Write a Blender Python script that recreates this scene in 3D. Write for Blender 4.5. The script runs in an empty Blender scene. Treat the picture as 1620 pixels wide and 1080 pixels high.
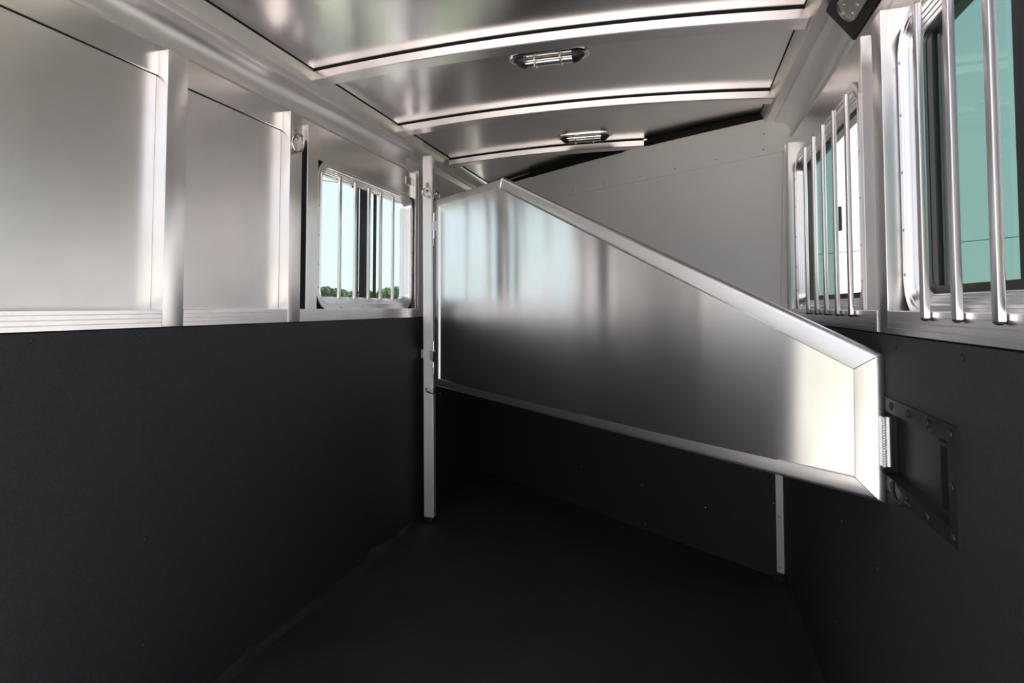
import bpy, bmesh, math, random
from mathutils import Vector, Matrix

scene = bpy.context.scene
COL = scene.collection
random.seed(7)

# ------------------------------------------------------------------ camera
cam_d = bpy.data.cameras.new('camera')
cam = bpy.data.objects.new('camera', cam_d)
COL.objects.link(cam)
cam.location = (0.0, 0.0, 1.25)
cam.rotation_euler = (math.pi / 2 + 0.0401, 0.0, 0.28)
cam_d.sensor_width = 36.0
cam_d.lens = 924.0 / 1620.0 * 36.0
cam_d.shift_y = (448.4 - 540.0) / 1620.0
cam_d.clip_start = 0.02
cam_d.clip_end = 2000
scene.camera = cam

# ------------------------------------------------------------------ world, sun, exposure
SKY_FAR, SKY_SUN = 0.62, 0.80
world = bpy.data.worlds.new('sky')
scene.world = world
world.use_nodes = True
wn = world.node_tree
wn.nodes.clear()
w_out = wn.nodes.new('ShaderNodeOutputWorld')
w_bg = wn.nodes.new('ShaderNodeBackground')
w_tc = wn.nodes.new('ShaderNodeTexCoord')
w_sep = wn.nodes.new('ShaderNodeSeparateXYZ')
w_ramp = wn.nodes.new('ShaderNodeValToRGB')
w_noise = wn.nodes.new('ShaderNodeTexNoise')
w_noise.inputs['Scale'].default_value = 2.2
w_noise.inputs['Detail'].default_value = 5
w_mix = wn.nodes.new('ShaderNodeMix')
w_mix.data_type = 'RGBA'
e = w_ramp.color_ramp.elements
e[0].position = 0.0
e[0].color = (0.90, 0.95, 1.0, 1)
e[1].position = 1.0
e[1].color = (0.46, 0.62, 0.92, 1)
m_ = e.new(0.35)
m_.color = (0.76, 0.86, 1.0, 1)
w_cr = wn.nodes.new('ShaderNodeValToRGB')
w_cr.color_ramp.elements[0].position = 0.42
w_cr.color_ramp.elements[0].color = (0, 0, 0, 1)
w_cr.color_ramp.elements[1].position = 0.72
w_cr.color_ramp.elements[1].color = (0.7, 0.7, 0.7, 1)
wn.links.new(w_tc.outputs['Generated'], w_sep.inputs[0])
wn.links.new(w_tc.outputs['Generated'], w_noise.inputs['Vector'])
wn.links.new(w_sep.outputs['Z'], w_ramp.inputs[0])
wn.links.new(w_noise.outputs['Fac'], w_cr.inputs[0])
wn.links.new(w_cr.outputs[0], w_mix.inputs[0])
wn.links.new(w_ramp.outputs[0], w_mix.inputs[6])
w_mix.inputs[7].default_value = (1.0, 1.0, 1.0, 1)
# haze: the sky is whiter towards the sun's side (ahead and to the right)
w_dot = wn.nodes.new('ShaderNodeVectorMath')
w_dot.operation = 'DOT_PRODUCT'
w_dot.inputs[1].default_value = Vector((0.42, 0.80, 0.42)).normalized()
w_map = wn.nodes.new('ShaderNodeMapRange')
w_map.inputs['From Min'].default_value = -1.0
w_map.inputs['From Max'].default_value = 1.0
w_map.inputs['To Min'].default_value = SKY_FAR
w_map.inputs['To Max'].default_value = SKY_SUN
wn.links.new(w_tc.outputs['Generated'], w_dot.inputs[0])
wn.links.new(w_dot.outputs['Value'], w_map.inputs['Value'])
wn.links.new(w_map.outputs[0], w_bg.inputs['Strength'])
wn.links.new(w_mix.outputs[2], w_bg.inputs['Color'])
wn.links.new(w_bg.outputs[0], w_out.inputs[0])

sun_d = bpy.data.lights.new('sun', 'SUN')
sun_d.energy = 6.4
sun_d.angle = math.radians(0.6)
sun_d.color = (1.0, 0.95, 0.90)
sun = bpy.data.objects.new('sun', sun_d)
COL.objects.link(sun)
# sunlight travels rearwards and down: the sun stands high in front of the trailer
sd = Vector((-0.02, -0.40, -0.90)).normalized()
sun.rotation_euler = sd.to_track_quat('-Z', 'Y').to_euler()
sun.location = (0, 10, 12)

scene.view_settings.view_transform = 'Standard'
scene.view_settings.look = 'None'
scene.view_settings.gamma = 1.0
scene.view_settings.use_curve_mapping = False
scene.view_settings.exposure = 1.02
try:
    scene.cycles.max_bounces = 16
    scene.cycles.diffuse_bounces = 6
    scene.cycles.glossy_bounces = 10
    scene.cycles.transmission_bounces = 8
    scene.cycles.transparent_max_bounces = 16
    scene.cycles.sample_clamp_indirect = 6
except Exception:
    pass

# ------------------------------------------------------------------ materials
def new_mat(name):
    m = bpy.data.materials.new(name)
    m.use_nodes = True
    nt = m.node_tree
    b = nt.nodes['Principled BSDF']
    return m, nt, b

def add_bump(nt, b, scale, strength, dist=0.01, detail=3, stretch=(1, 1, 1), prev=None):
    tc = nt.nodes.new('ShaderNodeTexCoord')
    mp = nt.nodes.new('ShaderNodeMapping')
    mp.inputs['Scale'].default_value = stretch
    nz = nt.nodes.new('ShaderNodeTexNoise')
    nz.inputs['Scale'].default_value = scale
    nz.inputs['Detail'].default_value = detail
    bp = nt.nodes.new('ShaderNodeBump')
    bp.inputs['Strength'].default_value = strength
    bp.inputs['Distance'].default_value = dist
    nt.links.new(tc.outputs['Object'], mp.inputs[0])
    nt.links.new(mp.outputs[0], nz.inputs['Vector'])
    nt.links.new(nz.outputs['Fac'], bp.inputs['Height'])
    if prev is not None:
        nt.links.new(prev.outputs[0], bp.inputs['Normal'])
    nt.links.new(bp.outputs[0], b.inputs['Normal'])
    return bp, nz

def vary(nt, b, c1, c2, scale, stretch=(1, 1, 1), detail=4, lo=0.35, hi=0.65):
    tc = nt.nodes.new('ShaderNodeTexCoord')
    mp = nt.nodes.new('ShaderNodeMapping')
    mp.inputs['Scale'].default_value = stretch
    nz = nt.nodes.new('ShaderNodeTexNoise')
    nz.inputs['Scale'].default_value = scale
    nz.inputs['Detail'].default_value = detail
    cr = nt.nodes.new('ShaderNodeValToRGB')
    cr.color_ramp.elements[0].position = lo
    cr.color_ramp.elements[1].position = hi
    cr.color_ramp.elements[0].color = (*c1, 1)
    cr.color_ramp.elements[1].color = (*c2, 1)
    nt.links.new(tc.outputs['Object'], mp.inputs[0])
    nt.links.new(mp.outputs[0], nz.inputs['Vector'])
    nt.links.new(nz.outputs['Fac'], cr.inputs[0])
    nt.links.new(cr.outputs[0], b.inputs['Base Color'])
    return nz

def metal(name, col, rough, aniso=0.0, tangent=None, bump=None, fine=None, brush=None):
    m, nt, b = new_mat(name)
    c2 = tuple(min(1, c * 1.06) for c in col)
    vary(nt, b, col, c2, 6.0, brush or (1, 1, 1))
    b.inputs['Metallic'].default_value = 1.0
    b.inputs['Roughness'].default_value = rough
    prev = None
    if bump:
        prev, _ = add_bump(nt, b, bump[0], bump[1], bump[2], 1, bump[3] if len(bump) > 3 else (1, 1, 1))
    if fine:
        add_bump(nt, b, fine[0], fine[1], fine[2], 2, fine[3] if len(fine) > 3 else (1, 1, 1), prev)
    if aniso:
        b.inputs['Anisotropic'].default_value = aniso
        cx = nt.nodes.new('ShaderNodeCombineXYZ')
        for i in range(3):
            cx.inputs[i].default_value = tangent[i]
        nt.links.new(cx.outputs[0], b.inputs['Tangent'])
    return m

def plain(name, col, rough, spec=0.5, c2=None, scale=8, bump=None):
    m, nt, b = new_mat(name)
    vary(nt, b, col, c2 or tuple(c * 1.08 for c in col), scale)
    b.inputs['Roughness'].default_value = rough
    b.inputs['Specular IOR Level'].default_value = spec
    if bump:
        add_bump(nt, b, *bump)
    return m

DIR = (0.755, -0.656, 0.0)
M = {}
M['extr'] = metal('extruded_aluminium', (0.91, 0.88, 0.89), 0.30, fine=(60, 0.12, 0.001, (1, 1, 0.06)))
M['extr_h'] = metal('extruded_aluminium_rail', (0.91, 0.88, 0.89), 0.27, fine=(60, 0.12, 0.001, (1, 0.06, 1)))
M['post'] = metal('satin_aluminium_post', (0.92, 0.89, 0.91), 0.52, fine=(60, 0.12, 0.001, (1, 1, 0.06)))
M['cove'] = metal('aluminium_cove', (0.86, 0.825, 0.83), 0.42)
M['skin'] = metal('mill_aluminium_sheet', (0.86, 0.83, 0.83), 0.36, aniso=0.6, tangent=(0, 0, 1), bump=(1.6, 0.15, 0.02))
M['ceil'] = metal('bright_aluminium_sheet', (0.74, 0.715, 0.715), 0.21, bump=(2.2, 0.22, 0.03, (1.0, 0.55, 1)))
M['bow'] = metal('aluminium_roof_bow', (0.78, 0.735, 0.735), 0.28)
M['div'] = metal('brushed_divider_sheet', (0.88, 0.86, 0.87), 0.19, aniso=0.97, tangent=(0, 0, 1),
                 bump=(3.2, 0.10, 0.02, (1.0, 1.0, 0.12)), fine=(220, 0.05, 0.0006, (0.08, 0.08, 1)))
M['divframe'] = metal('aluminium_divider_frame', (0.88, 0.86, 0.87), 0.35, fine=(70, 0.1, 0.001, (0.1, 0.1, 1)))
M['zinc'] = metal('zinc_plated_steel', (0.42, 0.41, 0.385), 0.16)
M['chrome'] = metal('chrome_trim', (0.86, 0.84, 0.83), 0.07)
M['weld'] = metal('weld_bead', (0.80, 0.79, 0.78), 0.38, fine=(160, 0.6, 0.003))
M['tube'] = plain('white_lamp_glass', (0.8, 0.8, 0.78), 0.3)
M['white'] = plain('white_painted_panel', (0.93, 0.905, 0.905), 0.40, 0.5, (0.94, 0.915, 0.915), 3)
M['rubber'] = plain('black_rubber_lining', (0.015, 0.016, 0.018), 0.55, 0.36, (0.024, 0.025, 0.028), 160, (420, 0.6, 0.003, 3))
M['mat'] = plain('black_rubber_floor_mat', (0.013, 0.013, 0.014), 0.60, 0.36, (0.019, 0.019, 0.021), 5, (380, 0.4, 0.002, 3))
M['foam'] = plain('black_foam_seal', (0.010, 0.011, 0.011), 0.8, 0.2, (0.018, 0.019, 0.019), 40, (300, 0.5, 0.003, 2))
M['black'] = plain('black_plastic', (0.010, 0.010, 0.011), 0.42, 0.4)
M['blackmetal'] = plain('black_powder_coat', (0.010, 0.0105, 0.011), 0.42, 0.4, (0.016, 0.017, 0.016), 14, (90, 0.25, 0.002, 4))
M['seal'] = plain('black_sealant_and_gap_shade', (0.006, 0.006, 0.006), 0.7, 0.2)  # real sealant, and the painted shade of open gaps
M['void'] = plain('painted_hollow_shade', (0.008, 0.008, 0.008), 0.9, 0.1)  # near-black colour painted in for the shade inside hollows
M['paint'] = plain('white_exterior_paint', (0.75, 0.75, 0.74), 0.35)
M['leaf_a'] = plain('dark_green_foliage', (0.035, 0.075, 0.030), 0.8, 0.2, (0.075, 0.13, 0.045), 2.0)
M['leaf_b'] = plain('mid_green_foliage', (0.055, 0.105, 0.035), 0.8, 0.2, (0.11, 0.17, 0.06), 2.0)
M['bark'] = plain('grey_bark', (0.09, 0.07, 0.05), 0.9, 0.2)
M['cable'] = plain('dark_cable', (0.06, 0.06, 0.06), 0.6, 0.3)

def glass_mat(name, tint, refl=0.06):
    m = bpy.data.materials.new(name)
    m.use_nodes = True
    nt = m.node_tree
    nt.nodes.clear()
    o = nt.nodes.new('ShaderNodeOutputMaterial')
    t = nt.nodes.new('ShaderNodeBsdfTransparent')
    t.inputs[0].default_value = (*tint, 1)
    g = nt.nodes.new('ShaderNodeBsdfGlossy')
    g.inputs['Roughness'].default_value = 0.01
    mx = nt.nodes.new('ShaderNodeMixShader')
    lw = nt.nodes.new('ShaderNodeLayerWeight')
    lw.inputs['Blend'].default_value = 0.5
    pw = nt.nodes.new('ShaderNodeMath')
    pw.operation = 'POWER'
    pw.inputs[1].default_value = 5.0
    ma = nt.nodes.new('ShaderNodeMath')
    ma.operation = 'MULTIPLY_ADD'
    ma.inputs[1].default_value = 0.5
    ma.inputs[2].default_value = refl
    nt.links.new(lw.outputs['Facing'], pw.inputs[0])
    nt.links.new(pw.outputs[0], ma.inputs[0])
    nt.links.new(ma.outputs[0], mx.inputs[0])
    nt.links.new(t.outputs[0], mx.inputs[1])
    nt.links.new(g.outputs[0], mx.inputs[2])
    nt.links.new(mx.outputs[0], o.inputs[0])
    return m
M['glass_pale'] = glass_mat('teal_glass_bright_view', (0.81, 0.875, 0.875), 0.03)  # same glass as the right windows, brighter view put into its tint
M['glass_teal'] = glass_mat('teal_tinted_glass', (0.445, 0.58, 0.535), 0.03)
M['lens'] = glass_mat('clear_plastic_lens', (0.90, 0.90, 0.88), 0.12)

def ground_mat():
    m, nt, b = new_mat('dry_grass_ground')
    tc = nt.nodes.new('ShaderNodeTexCoord')
    n1 = nt.nodes.new('ShaderNodeTexNoise')
    n1.inputs['Scale'].default_value = 0.12
    n1.inputs['Detail'].default_value = 6
    n2 = nt.nodes.new('ShaderNodeTexNoise')
    n2.inputs['Scale'].default_value = 3.0
    n2.inputs['Detail'].default_value = 8
    r1 = nt.nodes.new('ShaderNodeValToRGB')
    r1.color_ramp.elements[0].color = (0.20, 0.195, 0.125, 1)
    r1.color_ramp.elements[1].color = (0.17, 0.18, 0.10, 1)
    r1.color_ramp.elements[0].position = 0.4
    r1.color_ramp.elements[1].position = 0.65
    r2 = nt.nodes.new('ShaderNodeValToRGB')
    r2.color_ramp.elements[0].color = (0.8, 0.8, 0.8, 1)
    r2.color_ramp.elements[1].color = (1.1, 1.1, 1.1, 1)
    mx = nt.nodes.new('ShaderNodeMix')
    mx.data_type = 'RGBA'
    mx.blend_type = 'MULTIPLY'
    mx.inputs[0].default_value = 1.0
    for n in (n1, n2):
        nt.links.new(tc.outputs['Object'], n.inputs['Vector'])
    nt.links.new(n1.outputs['Fac'], r1.inputs[0])
    nt.links.new(n2.outputs['Fac'], r2.inputs[0])
    nt.links.new(r1.outputs[0], mx.inputs[6])
    nt.links.new(r2.outputs[0], mx.inputs[7])
    nt.links.new(mx.outputs[2], b.inputs['Base Color'])
    b.inputs['Roughness'].default_value = 0.95
    b.inputs['Specular IOR Level'].default_value = 0.1
    return m
M['ground'] = ground_mat()
M['gravel'] = plain('pale_bounce_gravel', (0.58, 0.545, 0.515), 0.95, 0.1, (0.70, 0.665, 0.635), 24, (60, 0.6, 0.02, 4))
M['gravel'].node_tree.nodes['Principled BSDF'].inputs['Roughness'].default_value = 0.95

# ------------------------------------------------------------------ helpers
ROOTLOC = {}
def tag(o, label=None, cat=None, group=None, kind=None):
    if label: o['label'] = label
    if cat: o['category'] = cat
    if group: o['group'] = group
    if kind: o['kind'] = kind
    return o

def world_loc(o):
    v = Vector((0, 0, 0))
    while o is not None:
        v += o.location
        o = o.parent
    return v

def empty(name, loc):
    o = bpy.data.objects.new(name, None)
    o.empty_display_size = 0.05
    o.location = loc
    COL.objects.link(o)
    return o

def link_mesh(name, me, mat, parent=None, loc=None):
    if mat is not None:
        me.materials.clear()
        me.materials.append(M[mat])
    o = bpy.data.objects.new(name, me)
    COL.objects.link(o)
    if parent is not None:
        o.parent = parent
    if loc is not None:
        o.location = Vector(loc) - (world_loc(parent) if parent else Vector())
    return o

def finish(name, bm, mat, parent=None, smooth=False, origin=None):
    """mesh built in world coordinates -> object with its origin at the centre of its bounds (or given)"""
    bmesh.ops.recalc_face_normals(bm, faces=bm.faces[:])
    if origin is None:
        xs = [v.co for v in bm.verts]
        lo = Vector((min(v.x for v in xs), min(v.y for v in xs), min(v.z for v in xs)))
        hi = Vector((max(v.x for v in xs), max(v.y for v in xs), max(v.z for v in xs)))
        origin = (lo + hi) / 2
        origin.z = lo.z
    origin = Vector(origin)
    for v in bm.verts:
        v.co -= origin
    me = bpy.data.meshes.new(name)
    bm.to_mesh(me)
    bm.free()
    if smooth:
        for p in me.polygons:
            p.use_smooth = True
        try:
            me.set_sharp_from_angle(angle=math.radians(35))
        except Exception:
            pass
    return link_mesh(name, me, mat, parent, origin)

def add_box(bm, lo, hi, bevel=0.0, seg=2):
    r = bmesh.ops.create_cube(bm, size=1.0)
    vs = r['verts']
    for v in vs:
        v.co = Vector(((lo[i] + hi[i]) / 2 + v.co[i] * (hi[i] - lo[i]) for i in range(3)))
    if bevel > 0:
        es = set()
        for v in vs:
            es.update(v.link_edges)
        bmesh.ops.bevel(bm, geom=list(es), offset=bevel, segments=seg, affect='EDGES', profile=0.6)
    return vs

def box(name, lo, hi, mat, parent=None, bevel=0.0, seg=2):
    lo2 = [min(a, b) for a, b in zip(lo, hi)]
    hi2 = [max(a, b) for a, b in zip(lo, hi)]
    bm = bmesh.new()
    add_box(bm, lo2, hi2, bevel, seg)
    return finish(name, bm, mat, parent, smooth=bevel > 0)

def add_prism(bm, pts, a, b):
    """closed polygon pts (list of Vector) from offset a to offset b (Vectors)"""
    va = [bm.verts.new(Vector(p) + a) for p in pts]
    vb = [bm.verts.new(Vector(p) + b) for p in pts]
    n = len(pts)
    bm.faces.new(va)
    bm.faces.new(vb[::-1])
    for i in range(n):
        bm.faces.new((va[i], vb[i], vb[(i + 1) % n], va[(i + 1) % n]))

def prism_y(name, xz, y0, y1, mat, parent=None, smooth=False):
    bm = bmesh.new()
    add_prism(bm, [Vector((x, 0, z)) for x, z in xz], Vector((0, y0, 0)), Vector((0, y1, 0)))
    return finish(name, bm, mat, parent, smooth)

def add_tube(bm, pts, r, seg=10, closed=False, caps=True):
    pts = [Vector(p) for p in pts]
    n = len(pts)
    rings = []
    up = None
    for i, p in enumerate(pts):
        if closed:
            t = (pts[(i + 1) % n] - pts[i - 1]).normalized()
        else:
            t = (pts[min(i + 1, n - 1)] - pts[max(i - 1, 0)]).normalized()
        if up is None:
            up = Vector((0, 0, 1)) if abs(t.z) < 0.9 else Vector((1, 0, 0))
        s = t.cross(up).normalized()
        up = s.cross(t).normalized()
        rr = r[i] if isinstance(r, (list, tuple)) else r
        rings.append([bm.verts.new(p + (s * math.cos(2 * math.pi * k / seg) + up * math.sin(2 * math.pi * k / seg)) * rr) for k in range(seg)])
    m = n if closed else n - 1
    for i in range(m):
        A, B = rings[i], rings[(i + 1) % n]
        for k in range(seg):
            bm.faces.new((A[k], A[(k + 1) % seg], B[(k + 1) % seg], B[k]))
    if not closed and caps:
        bm.faces.new(rings[0][::-1])
        bm.faces.new(rings[-1])

def tube(name, pts, r, mat, parent=None, seg=10, closed=False):
    bm = bmesh.new()
    add_tube(bm, pts, r, seg, closed)
    return finish(name, bm, mat, parent, True)

def dome_mesh(name, r, h, seg=10):
    """rivet / screw head, lying in XY, bulging to +Z"""
    bm = bmesh.new()
    rings = []
    for t in (0.0, 0.5, 0.85):
        rr = r * math.cos(t * math.pi / 2)
        zz = h * math.sin(t * math.pi / 2)
        rings.append([bm.verts.new((rr * math.cos(2 * math.pi * k / seg), rr * math.sin(2 * math.pi * k / seg), zz)) for k in range(seg)])
    for a, b_ in zip(rings, rings[1:]):
        for k in range(seg):
            bm.faces.new((a[k], a[(k + 1) % seg], b_[(k + 1) % seg], b_[k]))
    bm.faces.new(rings[-1])
    bm.faces.new(rings[0][::-1])
    me = bpy.data.meshes.new(name)
    bm.to_mesh(me)
    bm.free()
    for p in me.polygons:
        p.use_smooth = True
    return me
RIV = {}
def rivet(name, pos, normal, parent, r=0.007, h=0.003, mat='zinc'):
    k = (r, h, mat)
    if k not in RIV:
        RIV[k] = dome_mesh('rivet_head', r, h)
        RIV[k].materials.append(M[mat])
    o = bpy.data.objects.new(name, RIV[k])
    COL.objects.link(o)
    o.parent = parent
    o.location = Vector(pos) - world_loc(parent)
    o.rotation_euler = Vector(normal).to_track_quat('Z', 'Y').to_euler()
    return o

# ------------------------------------------------------------------ main dimensions (metres)
XL, XR = -1.499, 0.4514          # inner faces of the rubber lining
REAR = 0.90                       # open rear end of the trailer
ZS, ZST = 1.1905, 1.242           # sill rail
def FY(x):                        # slanted front wall
    return 2.975 - 0.69 * (x - 0.4514)
XC = (XL + XR) / 2
HWD = (XR - XL) / 2 - 0.05
def arch(x):
    t = (x - XC) / HWD
    return 2.229 + 0.036 * (1 - t * t)
GZ = -0.55                        # ground outside

class Side:
    def __init__(s, left):
        s.left = left
        s.n = Vector((1, 0, 0)) if left else Vector((-1, 0, 0))
    def x(s, d):
        return XL + d if s.left else XR - d
SL, SR = Side(True), Side(False)

# ------------------------------------------------------------------ ground outside
bm = bmesh.new()
for q in ((-160, -160), (160, -160), (160, 220), (-160, 220)):
    bm.verts.new((q[0], q[1], GZ))
bm.faces.new(bm.verts[:])
g = finish('ground', bm, 'ground', origin=(0, 0, GZ))
tag(g, 'dry grass ground around the trailer', 'ground', kind='structure')
bm = bmesh.new()
pad = []
for k in range(40):
    a = 2 * math.pi * k / 40
    pad.append(Vector((-0.4 + 4.6 * math.cos(a) * (1 + 0.05 * math.sin(5 * a)), -0.5 + 8.0 * math.sin(a) * (1 + 0.05 * math.cos(4 * a)), GZ)))
add_prism(bm, pad, Vector((0, 0, -0.05)), Vector((0, 0, 0.015)))
g = finish('bounce_pad', bm, 'gravel')  # added out of view to throw sunlight into the trailer
tag(g, 'unseen pale gravel pad added to bounce sunlight into the trailer', 'ground', kind='structure')

# ------------------------------------------------------------------ floor
YL, YR_ = FY(XL - 0.06), FY(XR + 0.06)
bm = bmesh.new()
poly = [Vector((XL - 0.06, REAR, 0)), Vector((XR + 0.06, REAR, 0)), Vector((XR + 0.06, YR_ + 0.05, 0)), Vector((XL - 0.06, YL + 0.05, 0))]
add_prism(bm, poly, Vector((0, 0, -0.10)), Vector((0, 0, 0)))
floor = finish('floor', bm, 'mat')
tag(floor, 'black rubber mat floor of the trailer', 'floor', kind='structure')
# the mat's edge turned up unevenly along both side walls
def mat_edge(side, ys, hs, ws):
    bm = bmesh.new()
    rows = []
    for y, h, w in zip(ys, hs, ws):
        x0, x1 = side.x(0.0), side.x(w)
        xm = side.x(w * 0.35)
        rows.append([bm.verts.new(p) for p in ((x1, y, 0.001), (xm, y, 0.0015 + h * 0.25), (side.x(0.003), y, h), (side.x(0.0005), y, h), (side.x(0.0005), y, 0.0005))])
    for a, b_ in zip(rows, rows[1:]):
        for k in range(5):
            bm.faces.new((a[k], a[(k + 1) % 5], b_[(k + 1) % 5], b_[k]))
    bm.faces.new(rows[0]); bm.faces.new(rows[-1][::-1])
    finish('mat_edge', bm, 'mat', floor, True)
ys = [REAR + 0.02 + i * (3.12 - REAR) / 60 for i in range(61)]
hs, ws = [], []
for y in ys:
    h = 0.014 + 0.006 * math.sin(y * 7.3) + 0.004 * math.sin(y * 19)
    w = 0.045 + 0.015 * math.sin(y * 5.1 + 1)
    if 2.62 < y < 2.72: h += 0.032 * (1 - abs(y - 2.67) / 0.05)
    if 2.88 < y < 2.95: h -= 0.008
    if 1.78 < y < 1.84: h += 0.02
    hs.append(max(0.004, h)); ws.append(w)
mat_edge(SL, ys, hs, ws)
ys = [REAR + 0.02 + i * (2.80 - REAR) / 50 for i in range(51)]
hs, ws = [], []
for y in ys:
    st = 0.030 if y > 2.56 else (0.012 if y > 2.45 else 0.014)
    hs.append(st + 0.003 * math.sin(y * 11))
    ws.append((0.05 if y > 2.5 else 0.03) + 0.006 * math.sin(y * 6))
mat_edge(SR, ys, hs, ws)

# ------------------------------------------------------------------ ceiling
ceiling = None
def arch_sheet(name, y0, y1, mat, parent, x0, x1, zoff=0.0, th=0.003, n=28, yfun=None):
    bm = bmesh.new()
    rows = []
    for i in range(n + 1):
        x = x0 + (x1 - x0) * i / n
        z = arch(x) + zoff
        yb = yfun(x) if yfun else y1
        rows.append([bm.verts.new((x, y0, z)), bm.verts.new((x, yb, z)), bm.verts.new((x, yb, z + th)), bm.verts.new((x, y0, z + th))])
    for a, b_ in zip(rows, rows[1:]):
        for k in range(4):
            bm.faces.new((a[k], a[(k + 1) % 4], b_[(k + 1) % 4], b_[k]))
    bm.faces.new(rows[0]); bm.faces.new(rows[-1][::-1])
    return finish(name, bm, mat, parent, True)

ceiling = arch_sheet('ceiling', REAR - 0.03, YL + 0.4, 'paint', None, XL - 0.08, XR + 0.08, 0.05, 0.01)
tag(ceiling, 'arched aluminium ceiling of the trailer between the side coves', 'ceiling', kind='structure')

BOWS = [1.308, 2.065, 2.822, 3.579]
BW, BH = 0.080, 0.038
px0, px1 = XL + 0.050, XR - 0.050
edges = [REAR] + BOWS
for i in range(len(BOWS) + 1):
    y0 = REAR if i == 0 else BOWS[i - 1] + BW * 0.5
    y1 = BOWS[i] if i < len(BOWS) else None
    if y1 is not None:
        # panels stop at the slanted front wall where it comes before the next bow
        arch_sheet('ceiling_panel', y0, y1, 'ceil', ceiling, px0, px1, 0.004,
                   yfun=(lambda x, y1=y1, y0=y0: max(y0 + 0.01, min(y1, FY(x) + 0.27))))
    else:
        arch_sheet('ceiling_panel', y0, 4.4, 'ceil', ceiling, px0, -0.30, 0.004, yfun=lambda x, y0=y0: max(y0 + 0.01, FY(x) + 0.27))

def bow(y, x0, x1):
    n = 30
    bm = bmesh.new()
    prof = [(0.0, 0.004), (0.0, -BH + 0.003), (0.003, -BH), (BW - 0.003, -BH), (BW, -BH + 0.003), (BW, 0.004)]
    rows = []
    for i in range(n + 1):
        x = x0 + (x1 - x0) * i / n
        rows.append([bm.verts.new((x, y + dy, arch(x) + dz)) for dy, dz in prof])
    m = len(prof)
    for a, b_ in zip(rows, rows[1:]):
        for k in range(m):
            bm.faces.new((a[k], a[(k + 1) % m], b_[(k + 1) % m], b_[k]))
    bm.faces.new(rows[0]); bm.faces.new(rows[-1][::-1])
    o = finish('roof_bow', bm, 'bow', ceiling, True)
    bm = bmesh.new()
    rows = []
    for i in range(n + 1):
        x = x0 + (x1 - x0) * i / n
        z = arch(x)
        rows.append([bm.verts.new((x, y + dy, z + dz)) for dy, dz in ((-0.006, 0.0045), (-0.006, 0.001), (0.0005, -0.0045), (0.0005, 0.0045))])
    for a, b_ in zip(rows, rows[1:]):
        for k in range(4):
            bm.faces.new((a[k], a[(k + 1) % 4], b_[(k + 1) % 4], b_[k]))
    bm.faces.new(rows[0]); bm.faces.new(rows[-1][::-1])
    finish('sealant_strip', bm, 'seal', o)
for y in BOWS[:3]:
    bow(y, XL + 0.035, XR - 0.035)
bow(BOWS[3], XL + 0.035, -0.20)

# ------------------------------------------------------------------ side walls
def cove_profile(side, dd=0.0):
    pts = [(0.050, 2.230), (0.027, 2.177), (-0.011, 2.177), (-0.012, 2.169)]
    # concave quarter curve from the channel down to the wall lip
    for i in range(1, 13):
        a = i / 12 * math.pi / 2
        pts.append((-0.012 - 0.063 * math.sin(a), 2.091 + 0.075 * math.cos(a)))
    pts += [(-0.066, 2.0905), (-0.064, 2.089), (-0.064, 2.076), (-0.066, 2.0745), (-0.090, 2.0745), (-0.090, 2.20), (0.050, 2.250)]
    return [(side.x(d + dd), z) for d, z in pts]

def sill_profile(side):
    z0, z1 = ZS, ZST
    pts = [(-0.045, z0), (0.0, z0)]
    for zz in (z0 + 0.013, z0 + 0.026, z0 + 0.039):
        pts += [(0.0, zz - 0.0012), (-0.0022, zz), (0.0, zz + 0.0012)]
    pts += [(0.0, z1 - 0.002), (-0.002, z1), (-0.045, z1)]
    return [(side.x(d), z) for d, z in pts]

def slab_with_hole(name, side, y0, y1, z0, z1, hole, mat, parent):
    h0, h1, g0, g1 = hole
    Y, Z = (y0, h0, h1, y1), (z0, g0, g1, z1)
    bm = bmesh.new()
    V = {}
    for k, d in enumerate((-0.045, 0.0)):
        for i in range(4):
            for j in range(4):
                V[k, i, j] = bm.verts.new((side.x(d), Y[i], Z[j]))
    for k in (0, 1):
        for i in range(3):
            for j in range(3):
                if (i, j) != (1, 1):
                    bm.faces.new((V[k, i, j], V[k, i + 1, j], V[k, i + 1, j + 1], V[k, i, j + 1]))
    for (a, b_) in (((0, 0), (3, 0)), ((3, 0), (3, 3)), ((3, 3), (0, 3)), ((0, 3), (0, 0))):
        st = [(a[0] + (b_[0] - a[0]) * t // 3, a[1] + (b_[1] - a[1]) * t // 3) for t in range(4)]
        for p, q in zip(st, st[1:]):
            bm.faces.new((V[0, p[0], p[1]], V[0, q[0], q[1]], V[1, q[0], q[1]], V[1, p[0], p[1]]))
    loop = [(1, 1), (2, 1), (2, 2), (1, 2)]
    for i in range(4):
        p, q = loop[i], loop[(i + 1) % 4]
        bm.faces.new((V[0, p[0], p[1]], V[0, q[0], q[1]], V[1, q[0], q[1]], V[1, p[0], p[1]]))
    return finish(name, bm, mat, parent)

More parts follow.
